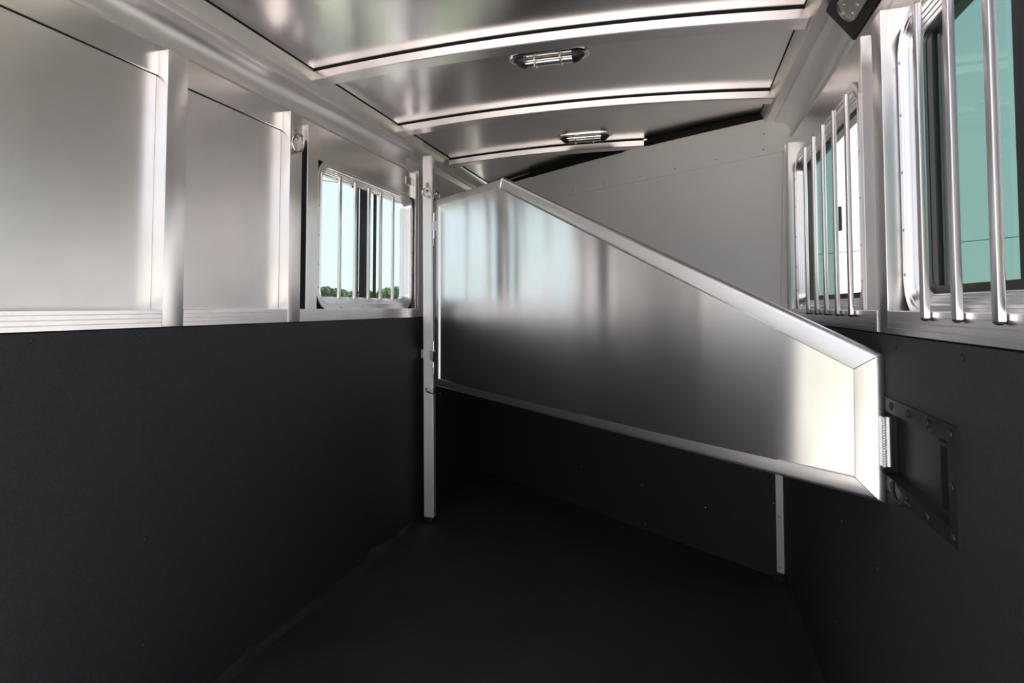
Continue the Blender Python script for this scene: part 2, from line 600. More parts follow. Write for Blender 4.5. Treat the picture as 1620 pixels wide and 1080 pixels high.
LATCH = (1.205, 1.548, 0.868, 1.014)
def make_wall(side, name, label, yend, posts, sills, rails, panels, jambs, solid, rub_rivets, hole=None):
    # outer skin, with the window openings left free
    root = empty(name, (side.x(-0.03), REAR, 0))
    tag(root, label, 'wall', kind='structure')
    for (y0, y1, z0, z1) in solid:
        box('outer_skin', (side.x(-0.085), y0, z0), (side.x(-0.078), y1, z1), 'paint', root)
    for (y0, y1) in panels:
        box('sheet_panel', (side.x(-0.048), y0, ZST - 0.03), (side.x(-0.045), y1, 1.985), 'skin', root)
    for (y0, y1) in sills:
        prism_y('sill_rail', sill_profile(side), y0, y1, 'extr_h', root)
    for (y0, y1, d) in rails:
        box('top_rail', (side.x(-0.090), y0, 1.965), (side.x(d), y1, 2.056 if side.left else 2.046), 'extr_h', root, 0.0015, 1)
        box('gap_shade_strip', (side.x(-0.050), y0, 1.9625), (side.x(-0.0435), y1, 1.9655), 'seal', root)
    for (y0, y1, z0, z1, d0, d1) in posts:
        box('wall_post', (side.x(d0), y0, z0), (side.x(d1), y1, z1), 'extr', root, 0.003, 2)
    for (y0, y1, z0, z1, d0, d1) in jambs:
        box('window_jamb', (side.x(d0), y0, z0), (side.x(d1), y1, z1), 'extr', root, 0.0015, 1)
    if hole is None:
        box('rubber_lining', (side.x(-0.045), REAR + 0.005, 0.0), (side.x(0.0), 1.3448, ZS - 0.004), 'rubber', root)
        rub = box('rubber_lining', (side.x(-0.045), 1.3455, 0.0), (side.x(0.0), yend, ZS - 0.004), 'rubber', root)
    else:
        rub = slab_with_hole('rubber_lining', side, REAR + 0.005, yend, 0.0, ZS - 0.004, hole, 'rubber', root)
    for (y, z) in rub_rivets:
        rivet('rivet', (side.x(0.0), y, z), side.n, rub, 0.0075, 0.0035, 'rubber')
    box('gap_shade_strip', (side.x(-0.045), REAR + 0.005, ZS - 0.006), (side.x(-0.008), yend, ZS), 'seal', root)  # black strip painted as the shadow line under the sill
    return root

WIN_L = (2.224, 3.175, 1.238, 1.915)
WIN_R2 = (1.800, 2.755, 1.222, 1.900)
WIN_R3 = (0.935, 1.506, 1.222, 1.900)      # cut by the rear end of the wall that the photo does not reach
E_L = FY(XL) - 0.005
E_R = FY(XR) - 0.005

left = make_wall(
    SL, 'wall_left', 'left wall with bare aluminium sheets above a black rubber lining',
    E_L,
    posts=[(1.401, 1.478, ZS - 0.001, 2.040, -0.045, 0.0005), (1.987, 2.064, ZS - 0.001, 2.040, -0.045, 0.0005)],
    sills=[(REAR + 0.005, 1.400), (1.479, 1.986), (2.065, 3.195)],
    rails=[(REAR + 0.005, 3.195, -0.040)],
    panels=[(REAR + 0.005, 1.44), (1.44, 2.03)],
    jambs=[(2.130, 2.208, ZST, 2.028, -0.060, -0.020), (3.190, 3.202, ZST, 2.06, -0.045, -0.020), (3.214, 3.235, 1.205, 2.075, -0.055, -0.012)],
    solid=[(REAR, WIN_L[0] + 0.03, -0.12, 2.25), (WIN_L[1] - 0.03, 4.80, -0.12, 2.25), (WIN_L[0] + 0.03, WIN_L[1] - 0.03, -0.12, WIN_L[2] + 0.03), (WIN_L[0] + 0.03, WIN_L[1] - 0.03, WIN_L[3] - 0.03, 2.25)],
    rub_rivets=[(1.034, 1.169), (1.327, 1.167), (1.360, 0.904), (1.363, 0.577), (1.366, 0.276), (1.95, 1.165), (2.55, 1.165), (2.05, 0.60)])
# header sheet above the left window and the plain wall beyond the divider post
box('gap_shade_strip', (SL.x(-0.066), 2.066, ZST), (SL.x(-0.058), 2.215, 1.966), 'seal', left)  # black backing painted as the shadow between post and jamb
box('window_header', (SL.x(-0.050), 2.170, 1.905), (SL.x(-0.0405), 3.20, 1.970), 'extr_h', left)
box('front_sheet', (SL.x(-0.075), 3.236, ZS), (SL.x(-0.072), E_L + 0.05, 2.09), 'skin', left)
box('corner_tab', (SL.x(-0.041), 3.095, 1.972), (SL.x(-0.036), 3.188, 2.020), 'bow', left, 0.001, 1)
prism_y('cove_molding', cove_profile(SL), REAR + 0.005, 3.150, 'cove', left, True)
prism_y('cove_molding', cove_profile(SL, -0.030), 3.151, E_L + 0.32, 'cove', left, True)

right = make_wall(
    SR, 'wall_right', 'right wall with two barred windows above a black rubber lining',
    E_R,
    posts=[(1.512, 1.580, ZS - 0.001, 1.938, -0.058, -0.001)],
    sills=[(REAR + 0.005, 1.510), (1.584, E_R)],
    rails=[(REAR + 0.005, E_R, -0.060)],
    panels=[(1.55, 1.80)],
    jambs=[(1.690, 1.720, ZST, 1.957, -0.055, -0.008), (2.770, 2.805, ZST, 1.972, -0.045, -0.010), (2.850, 2.862, ZST, 1.985, -0.045, -0.010)],
    solid=[(1.545, WIN_R2[0] + 0.03, -0.12, 2.25), (WIN_R2[1] - 0.03, 3.40, -0.12, 2.25), (WIN_R2[0] + 0.03, WIN_R2[1] - 0.03, -0.12, WIN_R2[2] + 0.03), (WIN_R2[0] + 0.03, WIN_R2[1] - 0.03, WIN_R2[3] - 0.03, 2.25),
           (REAR, WIN_R3[0] + 0.03, -0.12, 2.25), (WIN_R3[0] + 0.03, 1.545, -0.12, WIN_R3[2] + 0.03), (WIN_R3[0] + 0.03, 1.545, WIN_R3[3] - 0.03, 2.25)],
    rub_rivets=[(1.62, 0.62), (1.46, 1.165), (2.05, 0.28), (1.95, 0.62), (1.15, 1.165), (2.3, 0.33)],
    hole=LATCH)
box('window_header', (SR.x(-0.050), 1.70, 1.885), (SR.x(-0.0405), 2.80, 1.970), 'extr_h', right)
box('window_header', (SR.x(-0.050), REAR + 0.005, 1.885), (SR.x(-0.0405), 1.575, 1.970), 'extr_h', right)
prism_y('cove_molding', cove_profile(SR), REAR + 0.005, E_R + 0.32, 'cove', right, True)

for side in (SL, SR):
    y_end = (E_L if side.left else E_R) + 0.25
    bm = bmesh.new()
    add_prism(bm, [Vector((side.x(d), 0, z)) for d, z in ((0.049, 2.2335), (0.0475, 2.2275), (0.053, 2.2305), (0.053, 2.2335))], Vector((0, REAR + 0.01, 0)), Vector((0, y_end, 0)))
    finish('sealant_strip', bm, 'seal', ceiling)
# rear door frame at the open end
for side, root in ((SL, left), (SR, right)):
    box('rear_jamb', (side.x(-0.09), REAR - 0.07, -0.12), (side.x(0.004), REAR + 0.004, 2.25), 'extr', root, 0.006, 2)
box('rear_header', (XL - 0.09, REAR - 0.07, 2.252), (XR + 0.09, REAR + 0.004, 2.33), 'extr', ceiling, 0.006, 2)

# ------------------------------------------------------------------ front wall (slanted)
FD = Vector((1, -0.69, 0)).normalized()             # along the wall, to the right
FN = Vector((-0.69, -1, 0)).normalized()            # towards the camera
def fw(x, z, w=0.0):              # the white upper part leans slightly forward
    t = max(0.0, z - 1.19)
    return Vector((x + 0.05 * t, FY(x) + 0.13 * t, z)) + FN * w
front = empty('wall_front', (XC, FY(XC), 0))
tag(front, 'slanted white front wall with black rubber on its lower half', 'wall', kind='structure')
def wtop(x):
    t = (x - XC) / HWD
    return 2.203 + 0.022 * (1 - t * t)
def fpanel(name, x0, x1, z0, z1, w0, w1, mat, parent, ztop=None, n=1, bev=0.0):
    bm = bmesh.new()
    bot = [(x0 + (x1 - x0) * i / n) for i in range(n + 1)]
    loop = [(x, z0) for x in bot] + [(x, (ztop(x) if ztop else z1)) for x in reversed(bot)]
    add_prism(bm, [fw(x, z, w0) for x, z in loop], Vector(), FN * (w1 - w0))
    return finish(name, bm, mat, parent, False)
SEAM = 2.010
fpanel('wall_core', XL - 0.075, XR + 0.035, -0.05, None, -0.05, -0.012, 'seal', front, ztop=lambda x: arch(min(max(x, XL + 0.05), XR - 0.05)) + 0.003, n=24)
fpanel('white_panel', XL - 0.07, XR - 0.0015, 1.19, SEAM - 0.001, -0.01, 0.0, 'white', front)
fpanel('white_panel', XR, XR + 0.035, 1.19, SEAM - 0.001, -0.01, 0.0, 'white', front)
up = fpanel('upper_panel', XL - 0.07, XR + 0.035, SEAM + 0.0002, None, -0.01, 0.0012, 'white', front, ztop=wtop, n=24)
for x in (-0.95, -0.733, -0.505, -0.266, -0.062, 0.154, 0.369):
    rivet('rivet', fw(x, 2.040, 0.0012), FN, up, 0.0035, 0.0015, 'black')
rivet('rivet', fw(0.370, 2.122, 0.0012), FN, up, 0.0035, 0.0015, 'black')
rub = fpanel('rubber_lining', XL - 0.04, XR + 0.045, 0.0, 1.19, -0.011, 0.012, 'rubber', front)
for x, z in ((0.12, 0.222), (0.416, 0.337), (0.117, 0.02), (-0.198, 0.03), (0.123, 0.454), (-0.211, 0.241), (-0.6, 0.25)):
    rivet('rivet', fw(x, z, 0.012), FN, rub, 0.006, 0.003, 'zinc' if random.random() < 0.4 else 'blackmetal')
def foam(x0, x1):
    n = 16
    bm = bmesh.new()
    rows = []
    for i in range(n + 1):
        x = x0 + (x1 - x0) * i / n
        zb, zt = wtop(x) - 0.004, arch(x + 0.05) + 0.003
        k = 0.012
        rows.append([bm.verts.new(fw(x, z, w)) for w, z in ((-0.03, zb), (0.010, zb), (0.010 + k, zb + k), (0.010 + k, zt - k), (0.010, zt), (-0.03, zt))])
    m = 6
    for a, b_ in zip(rows, rows[1:]):
        for q in range(m):
            bm.faces.new((a[q], a[(q + 1) % m], b_[(q + 1) % m], b_[q]))
    bm.faces.new(rows[0]); bm.faces.new(rows[-1][::-1])
    finish('foam_seal', bm, 'foam', front, False)
foam(-1.10, -0.38)
foam(-0.225, 0.372)
# corner strip on the rubber beside the right wall
bm = bmesh.new()
c0 = fw(0.447, 0, 0.013)
strip = empty('corner_strip', c0)
strip.parent = front
strip.location = Vector(c0) - front.location
def fbox(name, xa, xb, z0, z1, w0, w1, mat, parent, bev=0.0):
    bm = bmesh.new()
    add_prism(bm, [fw(xa, z0, w0), fw(xb, z0, w0), fw(xb, z1, w0), fw(xa, z1, w0)], Vector(), FN * (w1 - w0))
    if bev:
        bmesh.ops.recalc_face_normals(bm, faces=bm.faces[:])
        bmesh.ops.bevel(bm, geom=bm.edges[:], offset=bev, segments=2, affect='EDGES')
    return finish(name, bm, mat, parent, bev > 0)
bpy.data.objects.remove(strip)
strip = fbox('corner_strip', 0.431, 0.459, 0.035, 1.19, 0.0125, 0.030, 'post', front, 0.0015)
rivet('screw', fw(0.443, 0.288, 0.030), FN, strip, 0.0045, 0.002, 'zinc')
rivet('screw', fw(0.443, 0.060, 0.030), FN, strip, 0.0045, 0.002, 'zinc')
bm = bmesh.new()
pr = [(0.428, 0.036), (0.462, 0.036), (0.468, 0.004), (0.462, 0.0), (0.424, 0.0), (0.420, 0.006)]
add_prism(bm, [fw(x, z, 0.0125) for x, z in pr], Vector(), FN * 0.030)
bmesh.ops.recalc_face_normals(bm, faces=bm.faces[:])
bmesh.ops.bevel(bm, geom=bm.edges[:], offset=0.004, segments=2, affect='EDGES')
finish('strip_foot', bm, 'blackmetal', front, True)

# ------------------------------------------------------------------ windows
def rrect(y0, y1, z0, z1, r, n=8):
    pts = []
    for (cy, cz, a0) in ((y1 - r, z1 - r, 0), (y0 + r, z1 - r, 90), (y0 + r, z0 + r, 180), (y1 - r, z0 + r, 270)):
        for i in range(n + 1):
            a = math.radians(a0 + 90 * i / n)
            pts.append((cy + r * math.cos(a), cz + r * math.sin(a)))
    return pts
def ring_mesh(side, rect, r, stations, n=8):
    """stations: (inset, d) swept round a rounded rectangle, closed section"""
    y0, y1, z0, z1 = rect
    bm = bmesh.new()
    loops = []
    for inset, d in stations:
        rr = max(0.004, r - inset)
        loops.append([bm.verts.new((side.x(d), y, z)) for y, z in rrect(y0 + inset, y1 - inset, z0 + inset, z1 - inset, rr, n)])
    m = len(loops)
    k = len(loops[0])
    for i in range(m):
        A, B = loops[i], loops[(i + 1) % m]
        for j in range(k):
            bm.faces.new((A[j], A[(j + 1) % k], B[(j + 1) % k], B[j]))
    return bm
def win_frame(side, rect, root, mat='extr'):
    st = [(0.000, -0.040), (0.000, -0.0335), (0.002, -0.032), (0.019, -0.032), (0.0205, -0.035), (0.025, -0.035), (0.0265, -0.033),
          (0.031, -0.033), (0.033, -0.036), (0.035, -0.042), (0.039, -0.0425), (0.041, -0.048), (0.045, -0.0485), (0.047, -0.054), (0.051, -0.0545), (0.053, -0.060), (0.055, -0.061), (0.055, -0.090), (0.028, -0.090), (0.028, -0.040)]
    return finish('frame', ring_mesh(side, rect, 0.090, st), mat, root, True)
def sash(side, y0, y1, z0, z1, d0, d1, w, mat, root, r=0.03):
    st = [(0.0, d0), (0.0, d1), (w, d1), (w, d0)]
    return finish('sash', ring_mesh(side, (y0, y1, z0, z1), r, st, 5), mat, root, True)
def cavity(side, rect, root):
    """dark ring painted as the shaded gap in the square corners round the rounded flange"""
    y0, y1, z0, z1 = rect
    e = 0.014
    st = [(-e, -0.052), (-e, -0.046), (0.0265, -0.046), (0.0265, -0.052)]
    bm = bmesh.new()
    loops = []
    for inset, d in st:
        rr = 0.004 if inset < 0 else 0.064
        loops.append([bm.verts.new((side.x(d), y, z)) for y, z in rrect(y0 + inset, y1 - inset, z0 + inset, z1 - inset, rr, 6)])
    for i in range(4):
        A, B = loops[i], loops[(i + 1) % 4]
        for j in range(len(A)):
            bm.faces.new((A[j], A[(j + 1) % len(A)], B[(j + 1) % len(A)], B[j]))
    finish('frame_gap_shade', bm, 'void', root)  # black ring stands in for the shade of the open corners
def bars(side, ys, z0, z1, d, w, root, foot=False):
    bm = bmesh.new()
    add_box(bm, (-0.0055, -w / 2, 0), (0.0055, w / 2, z1 - z0), 0.002, 2)
    me = bpy.data.meshes.new('bar')
    bm.to_mesh(me); bm.free()
    me.materials.append(M['extr'])
    for p in me.polygons: p.use_smooth = True
    for y in ys:
        o = bpy.data.objects.new('bar', me)
        COL.objects.link(o)
        o.parent = root
        o.location = Vector((side.x(d), y, z0)) - root.location
        if foot:
            f = rivet('foot_cap', (side.x(d), y, z0 + 0.004), (0, 0, -1), o, 0.0085, 0.006, 'black')
            f.location = (0, 0, 0.001)

def window(side, name, label, rect, bar_ys, bar_z, bar_d, panes, stiles, tint, perim, barw=0.018, foot=False):
    y0, y1, z0, z1 = rect
    root = empty(name, (side.x(-0.04), (y0 + y1) / 2, z0))
    tag(root, label, 'window', kind='structure')
    fr = win_frame(side, rect, root)
    cavity(side, rect, root)
    i = 0.050
    a0, a1, b0, b1 = y0 + i, y1 - i, z0 + i, z1 - i
    sash(side, a0, a1, b0, b1, -0.088, -0.063, perim[1], perim[0], root, 0.040)
    for zz in (0.10, 0.20, 0.33, 0.46, 0.58):
        for yy in (y0 + 0.011, y1 - 0.011):
            rivet('rivet', (side.x(-0.032), yy, z0 + zz), side.n, fr, 0.004, 0.002, 'zinc')
    for kx in range(1, 5):
        yy = y0 + (y1 - y0) * kx / 5
        for zz in (z0 + 0.011, z1 - 0.011):
            rivet('rivet', (side.x(-0.032), yy, zz), side.n, fr, 0.004, 0.002, 'zinc')
    e = perim[1] - 0.003
    for (c0, c1, d) in panes:
        box('pane', (side.x(d - 0.0015), c0, b0 + e), (side.x(d + 0.0015), c1, b1 - e), tint, root)
    for (c0, c1, d0, d1) in stiles:
        box('stile', (side.x(d0), c0, b0 + e), (side.x(d1), c1, b1 - e), 'black', root, 0.002, 1)
    bars(side, bar_ys, bar_z[0], bar_z[1], bar_d, barw, root, foot)
    return root

w1 = window(SL, 'window_1', 'rounded sliding window with five bars in the left wall', WIN_L,
            (2.422, 2.558, 2.690, 2.815, 2.955), (1.288, 1.868), -0.047,
            [(WIN_L[0] + 0.055, 2.610, -0.071), (2.61, WIN_L[1] - 0.055, -0.082)],
            [(2.595, 2.622, -0.075, -0.064), (2.662, 2.752, -0.086, -0.076), (2.800, 2.828, -0.085, -0.078)],
            'glass_pale', ('extr', 0.010), 0.020)
box('slide_handle', (SL.x(-0.064), 2.548, 1.842), (SL.x(-0.055), 2.600, 1.852), 'black', w1, 0.002, 1)
w2 = window(SR, 'window_2', 'half open barred window beside the slanted front wall', WIN_R2,
            (2.327, 2.186, 2.052, 1.914, 1.773), (1.228, 1.832), 0.007,
            [(2.245, 2.64, -0.0705)],
            [(2.575, 2.640, -0.068, -0.063), (2.425, 2.432, -0.076, -0.0725), (2.238, 2.258, -0.072, -0.064)],
            'glass_teal', ('black', 0.022), 0.020, True)
box('slide_latch', (SR.x(-0.062), 2.128, 1.50), (SR.x(-0.050), 2.142, 1.58), 'black', w2, 0.002, 1)
w3 = window(SR, 'window_3', 'teal glazed barred window nearest the camera on the right', WIN_R3,
            (1.276, 1.143, 1.010), (1.228, 1.832), 0.007,
            [(1.085, 1.440, -0.071)],
            [(1.405, 1.452, -0.086, -0.064), (1.045, 1.105, -0.086, -0.064)],
            'glass_teal', ('black', 0.022), 0.020, True)

# ------------------------------------------------------------------ stall divider
DL = Vector((-1.316, 3.050, 0.0))
DD = Vector((0.755, -0.656, 0.0)).normalized()
DN = Vector((-0.656, -0.755, 0.0)).normalized()
def dv(s_, z, w=0.0):
    return DL + DD * s_ + DN * w + Vector((0, 0, z))
divider = empty('stall_divider', dv(1.15, 0.803))
tag(divider, 'brushed aluminium stall divider with a sloping top hung across the stall', 'divider')
OUT = [(-0.030, 0.803), (2.322, 0.803), (2.325, 1.140), (0.687, 1.856), (-0.035, 1.864)]
INN = [(0.020, 0.850), (2.262, 0.849), (2.265, 1.102), (0.669, 1.807), (0.014, 1.817)]
STA = [(0.26, -0.034), (0.10, -0.031), (0.02, -0.025), (0.0, -0.018), (0.02, -0.011), (0.07, -0.006), (0.15, -0.002), (0.26, 0.0), (0.97, 0.0), (1.0, -0.0015), (1.0, -0.026), (0.9, -0.034)]
TH = 0.0
for i in range(5):
    j = (i + 1) % 5
    bm = bmesh.new()
    A = Vector(OUT[i]); B = Vector(OUT[j]); a = Vector(INN[i]); b_ = Vector(INN[j])
    ln = (B - A).length
    e = 0.0006 / ln
    n = 12
    rows = []
    for q in range(n + 1):
        t = e + (1 - 2 * e) * q / n
        row = []
        for (u, w) in STA:
            p = (A.lerp(B, t)).lerp(a.lerp(b_, t), u)
            row.append(bm.verts.new(dv(p.x, p.y, w)))
        rows.append(row)
    m = len(STA)
    for ra, rb in zip(rows, rows[1:]):
        for k in range(m):
            bm.faces.new((ra[k], ra[(k + 1) % m], rb[(k + 1) % m], rb[k]))
    bm.faces.new(rows[0]); bm.faces.new(rows[-1][::-1])
    finish('frame_rail', bm, 'divframe', divider, True)
# dark seams in the mitres
for i in (1, 2):
    bm = bmesh.new()
    O, I = Vector(OUT[i]), Vector(INN[i])
    O2 = O.lerp(I, 0.18)
    add_tube(bm, [dv(O2.x, O2.y, -0.0004), dv(I.x, I.y, -0.0004)], 0.0009, 6)
    finish('mitre_seam', bm, 'seal', divider)
O, I = Vector(OUT[3]), Vector(INN[3])
wl = [O.lerp(I, t) for t in (0.02, 0.1, 0.2, 0.35, 0.5, 0.65, 0.8, 0.98)]
tube('weld_bead', [dv(p.x, p.y, -0.008 if k == 0 else (-0.002 if k == 1 else 0.0008)) for k, p in enumerate(wl)], 0.003, 'weld', divider, 8)
# the sheet, slightly sprung towards its free end
def sheet_w(s_):
    t = min(1, max(0, (s_ - 1.55) / 0.45))
    t = t * t * (3 - 2 * t)
    q = min(1, max(0, (0.85 - s_) / 0.45))
    q = q * q * (3 - 2 * q)
    return 0.050 * t - 0.036 * q
bm = bmesh.new()
NS, NZ = 120, 24
rows = []
w = -0.007
for i in range(NS + 1):
    s_ = 0.008 + (2.270 - 0.008) * i / NS
    if i:
        w -= sheet_w(s_) * (2.262 / NS)
    if s_ <= 0.669:
        zt = 1.817 + (1.807 - 1.817) * (s_ - 0.014) / (0.655)
    else:
        zt = 1.807 + (1.102 - 1.807) * (s_ - 0.669) / (2.265 - 0.669)
    rows.append([bm.verts.new(dv(s_, 0.846 + (zt + 0.004 - 0.846) * k / NZ, w)) for k in range(NZ + 1)])
for ra, rb in zip(rows, rows[1:]):
    for k in range(NZ):
        bm.faces.new((ra[k], ra[k + 1], rb[k + 1], rb[k]))
bmesh.ops.recalc_face_normals(bm, faces=bm.faces[:])
if bm.faces[:][10].normal.dot(DN) < 0:
    bmesh.ops.reverse_faces(bm, faces=bm.faces[:])
back = bmesh.ops.extrude_face_region(bm, geom=bm.faces[:])
for v in [g_ for g_ in back['geom'] if isinstance(g_, bmesh.types.BMVert)]:
    v.co -= DN * 0.003
finish('sheet', bm, 'div', divider, True)
# latch tongue at the free end, welded on
def dbox(name, s0, s1, z0, z1, w0, w1, mat, parent, bev=0.0):
    bm = bmesh.new()
    add_prism(bm, [dv(s0, z0, w0), dv(s1, z0, w0), dv(s1, z1, w0), dv(s0, z1, w0)], Vector(), DN * (w1 - w0))
    if bev:
        bmesh.ops.recalc_face_normals(bm, faces=bm.faces[:])
        bmesh.ops.bevel(bm, geom=bm.edges[:], offset=bev, segments=2, affect='EDGES')
    return finish(name, bm, mat, parent, bev > 0)
tg = dbox('latch_tongue', 2.316, 2.339, 0.888, 1.000, -0.014, -0.004, 'post', divider, 0.001)
pts, rad = [], []
for k in range(40):
    pts.append(dv(2.3285, 0.886 + 0.114 * k / 39, -0.003))
    rad.append(0.0038 + (0.0016 if k % 2 else 0))
bm = bmesh.new(); add_tube(bm, pts, rad, 8)
finish('weld_bead', bm, 'weld', divider, True)
# hinge straps on the hung end
for z0, z1 in ((0.935, 0.995), (1.690, 1.745)):
    dbox('hinge_leaf', -0.075, -0.030, z0, z1, -0.026, -0.010, 'extr', divider, 0.001)

# ------------------------------------------------------------------ divider post on the left
post = empty('divider_post', (-1.42, 3.19, 0))
tag(post, 'tall square aluminium post carrying the hinges of the stall divider', 'post')
def post_x(z):      # the post leans a little
    t = (z - 0.03) / 2.1
    return -1.4455 - 0.0225 * t
PW = 0.0615
bm = bmesh.new()
z0, z1 = 0.030, 2.150
q = [(post_x(z0), 3.170, z0), (post_x(z0) + PW, 3.170, z0), (post_x(z0) + PW, 3.210, z0), (post_x(z0), 3.210, z0)]
q2 = [(post_x(z1), 3.170, z1), (post_x(z1) + PW, 3.170, z1), (post_x(z1) + PW, 3.210, z1), (post_x(z1), 3.210, z1)]
va = [bm.verts.new(p) for p in q]; vb = [bm.verts.new(p) for p in q2]
bm.faces.new(va[::-1]); bm.faces.new(vb)
for k in range(4):
    bm.faces.new((va[k], va[(k + 1) % 4], vb[(k + 1) % 4], vb[k]))
bmesh.ops.bevel(bm, geom=bm.edges[:], offset=0.005, segments=3, affect='EDGES')
finish('pole', bm, 'post', post, True)
bm = bmesh.new()
add_box(bm, (-1.440, 3.168, 0.0015), (-1.392, 3.212, 0.032), 0.006, 2)
finish('foot', bm, 'black', post, True)
for k, (z0, z1) in enumerate(((0.945, 0.998), (1.692, 1.742))):
    h = empty('hinge', (post_x(z0) + PW, 3.18, z0))
    h.parent = post; h.location = Vector((post_x(z0) + PW, 3.18, z0)) - post.location
    tube('barrel', [(-1.372, 3.128, z0 - 0.045), (-1.372, 3.128, z1 + 0.055)], 0.006, 'extr', h, 10)
    tube('pin', [(-1.372, 3.128, z0 - 0.085), (-1.372, 3.128, z1 + 0.010)], 0.0045, 'zinc', h, 10)
    if k == 0:
        box('strap', (post_x(z0) - 0.033, 3.211, z0), (-1.372, 3.221, z1), 'extr', h, 0.001, 1)
    box('knuckle', (-1.392, 3.120, z0), (-1.362, 3.200, z1), 'extr', h, 0.002, 1)
tube('pin_hook', [(-1.428, 3.150, 0.772), (-1.428, 3.160, 0.764), (-1.420, 3.158, 0.756), (-1.400, 3.150, 0.752), (-1.375, 3.135, 0.750), (-1.362, 3.120, 0.756), (-1.358, 3.112, 0.772)], 0.0042, 'zinc', post, 8)
bm = bmesh.new()
ce = Vector((-1.428, 3.166, 0.764))
add_tube(bm, [ce + Vector((0.010 * math.cos(a), 0, 0.010 * math.sin(a))) for a in [k * math.pi / 8 for k in range(16)]], 0.003, 8, True)
finish('hook_eye', bm, 'zinc', post, True)
tube('chain_link', [(-1.345, 3.075, 0.790), (-1.325, 3.055, 0.778), (-1.290, 3.030, 0.765), (-1.280, 3.020, 0.772)], 0.004, 'zinc', post, 8)

# ------------------------------------------------------------------ tie rings
def tie_ring(pos, nrm, tang, label, rr, plate=True):
    """pos: fixing point on the surface, nrm: out of the surface, tang: horizontal along it"""
    pos, nrm, tang = Vector(pos), Vector(nrm).normalized(), Vector(tang).normalized()
    upv = Vector((0, 0, 1))
    root = empty('tie_ring', pos)
    tag(root, label, 'ring', 'tie rings on the posts')
    if plate:
        bm = bmesh.new()
        c = pos + nrm * 0.002 + upv * 0.004
        pts = [(-0.010, -0.024), (0.010, -0.024), (0.012, 0.016), (0.007, 0.026), (-0.007, 0.026), (-0.012, 0.016)]
        add_prism(bm, [c + tang * a + upv * b__ - nrm * 0.002 for a, b__ in pts], Vector(), nrm * 0.003)
        finish('plate', bm, 'zinc', root)
        rivet('bolt', c + upv * 0.014 + nrm * 0.001, nrm, root, 0.006, 0.004, 'zinc')
    # eye
    c = pos + nrm * 0.008 - upv * 0.014
    bm = bmesh.new()
    add_tube(bm, [c + nrm * 0.012 * math.cos(a) + upv * 0.012 * math.sin(a) for a in [k * math.pi / 8 for k in range(16)]], 0.004, 8, True)
    finish('eye', bm, 'zinc', root, True)
    c2 = c + nrm * 0.010 - upv * (rr - 0.006)
    dn = (upv * 0.985 + nrm * 0.17).normalized()
    bm = bmesh.new()
    add_tube(bm, [c2 + tang * rr * math.cos(a) + dn * rr * math.sin(a) for a in [k * math.pi / 16 for k in range(32)]], 0.0054, 8, True)
    finish('ring', bm, 'zinc', root, True)
    return root
tie_ring((SL.x(0.0005), 2.012, 1.957), (1, 0, 0), (0, 1, 0), 'zinc tie ring on the wall post left of the window', 0.036)
tie_ring((post_x(1.96) + 0.033, 3.170, 1.958), (0, -1, 0), (1, 0, 0), 'zinc tie ring on the front face of the divider post', 0.027)
tie_ring((post_x(1.96) + PW, 3.196, 1.945), (1, 0, 0), (0.35, 1, 0), 'zinc tie ring half hidden behind the divider post', 0.026, False)

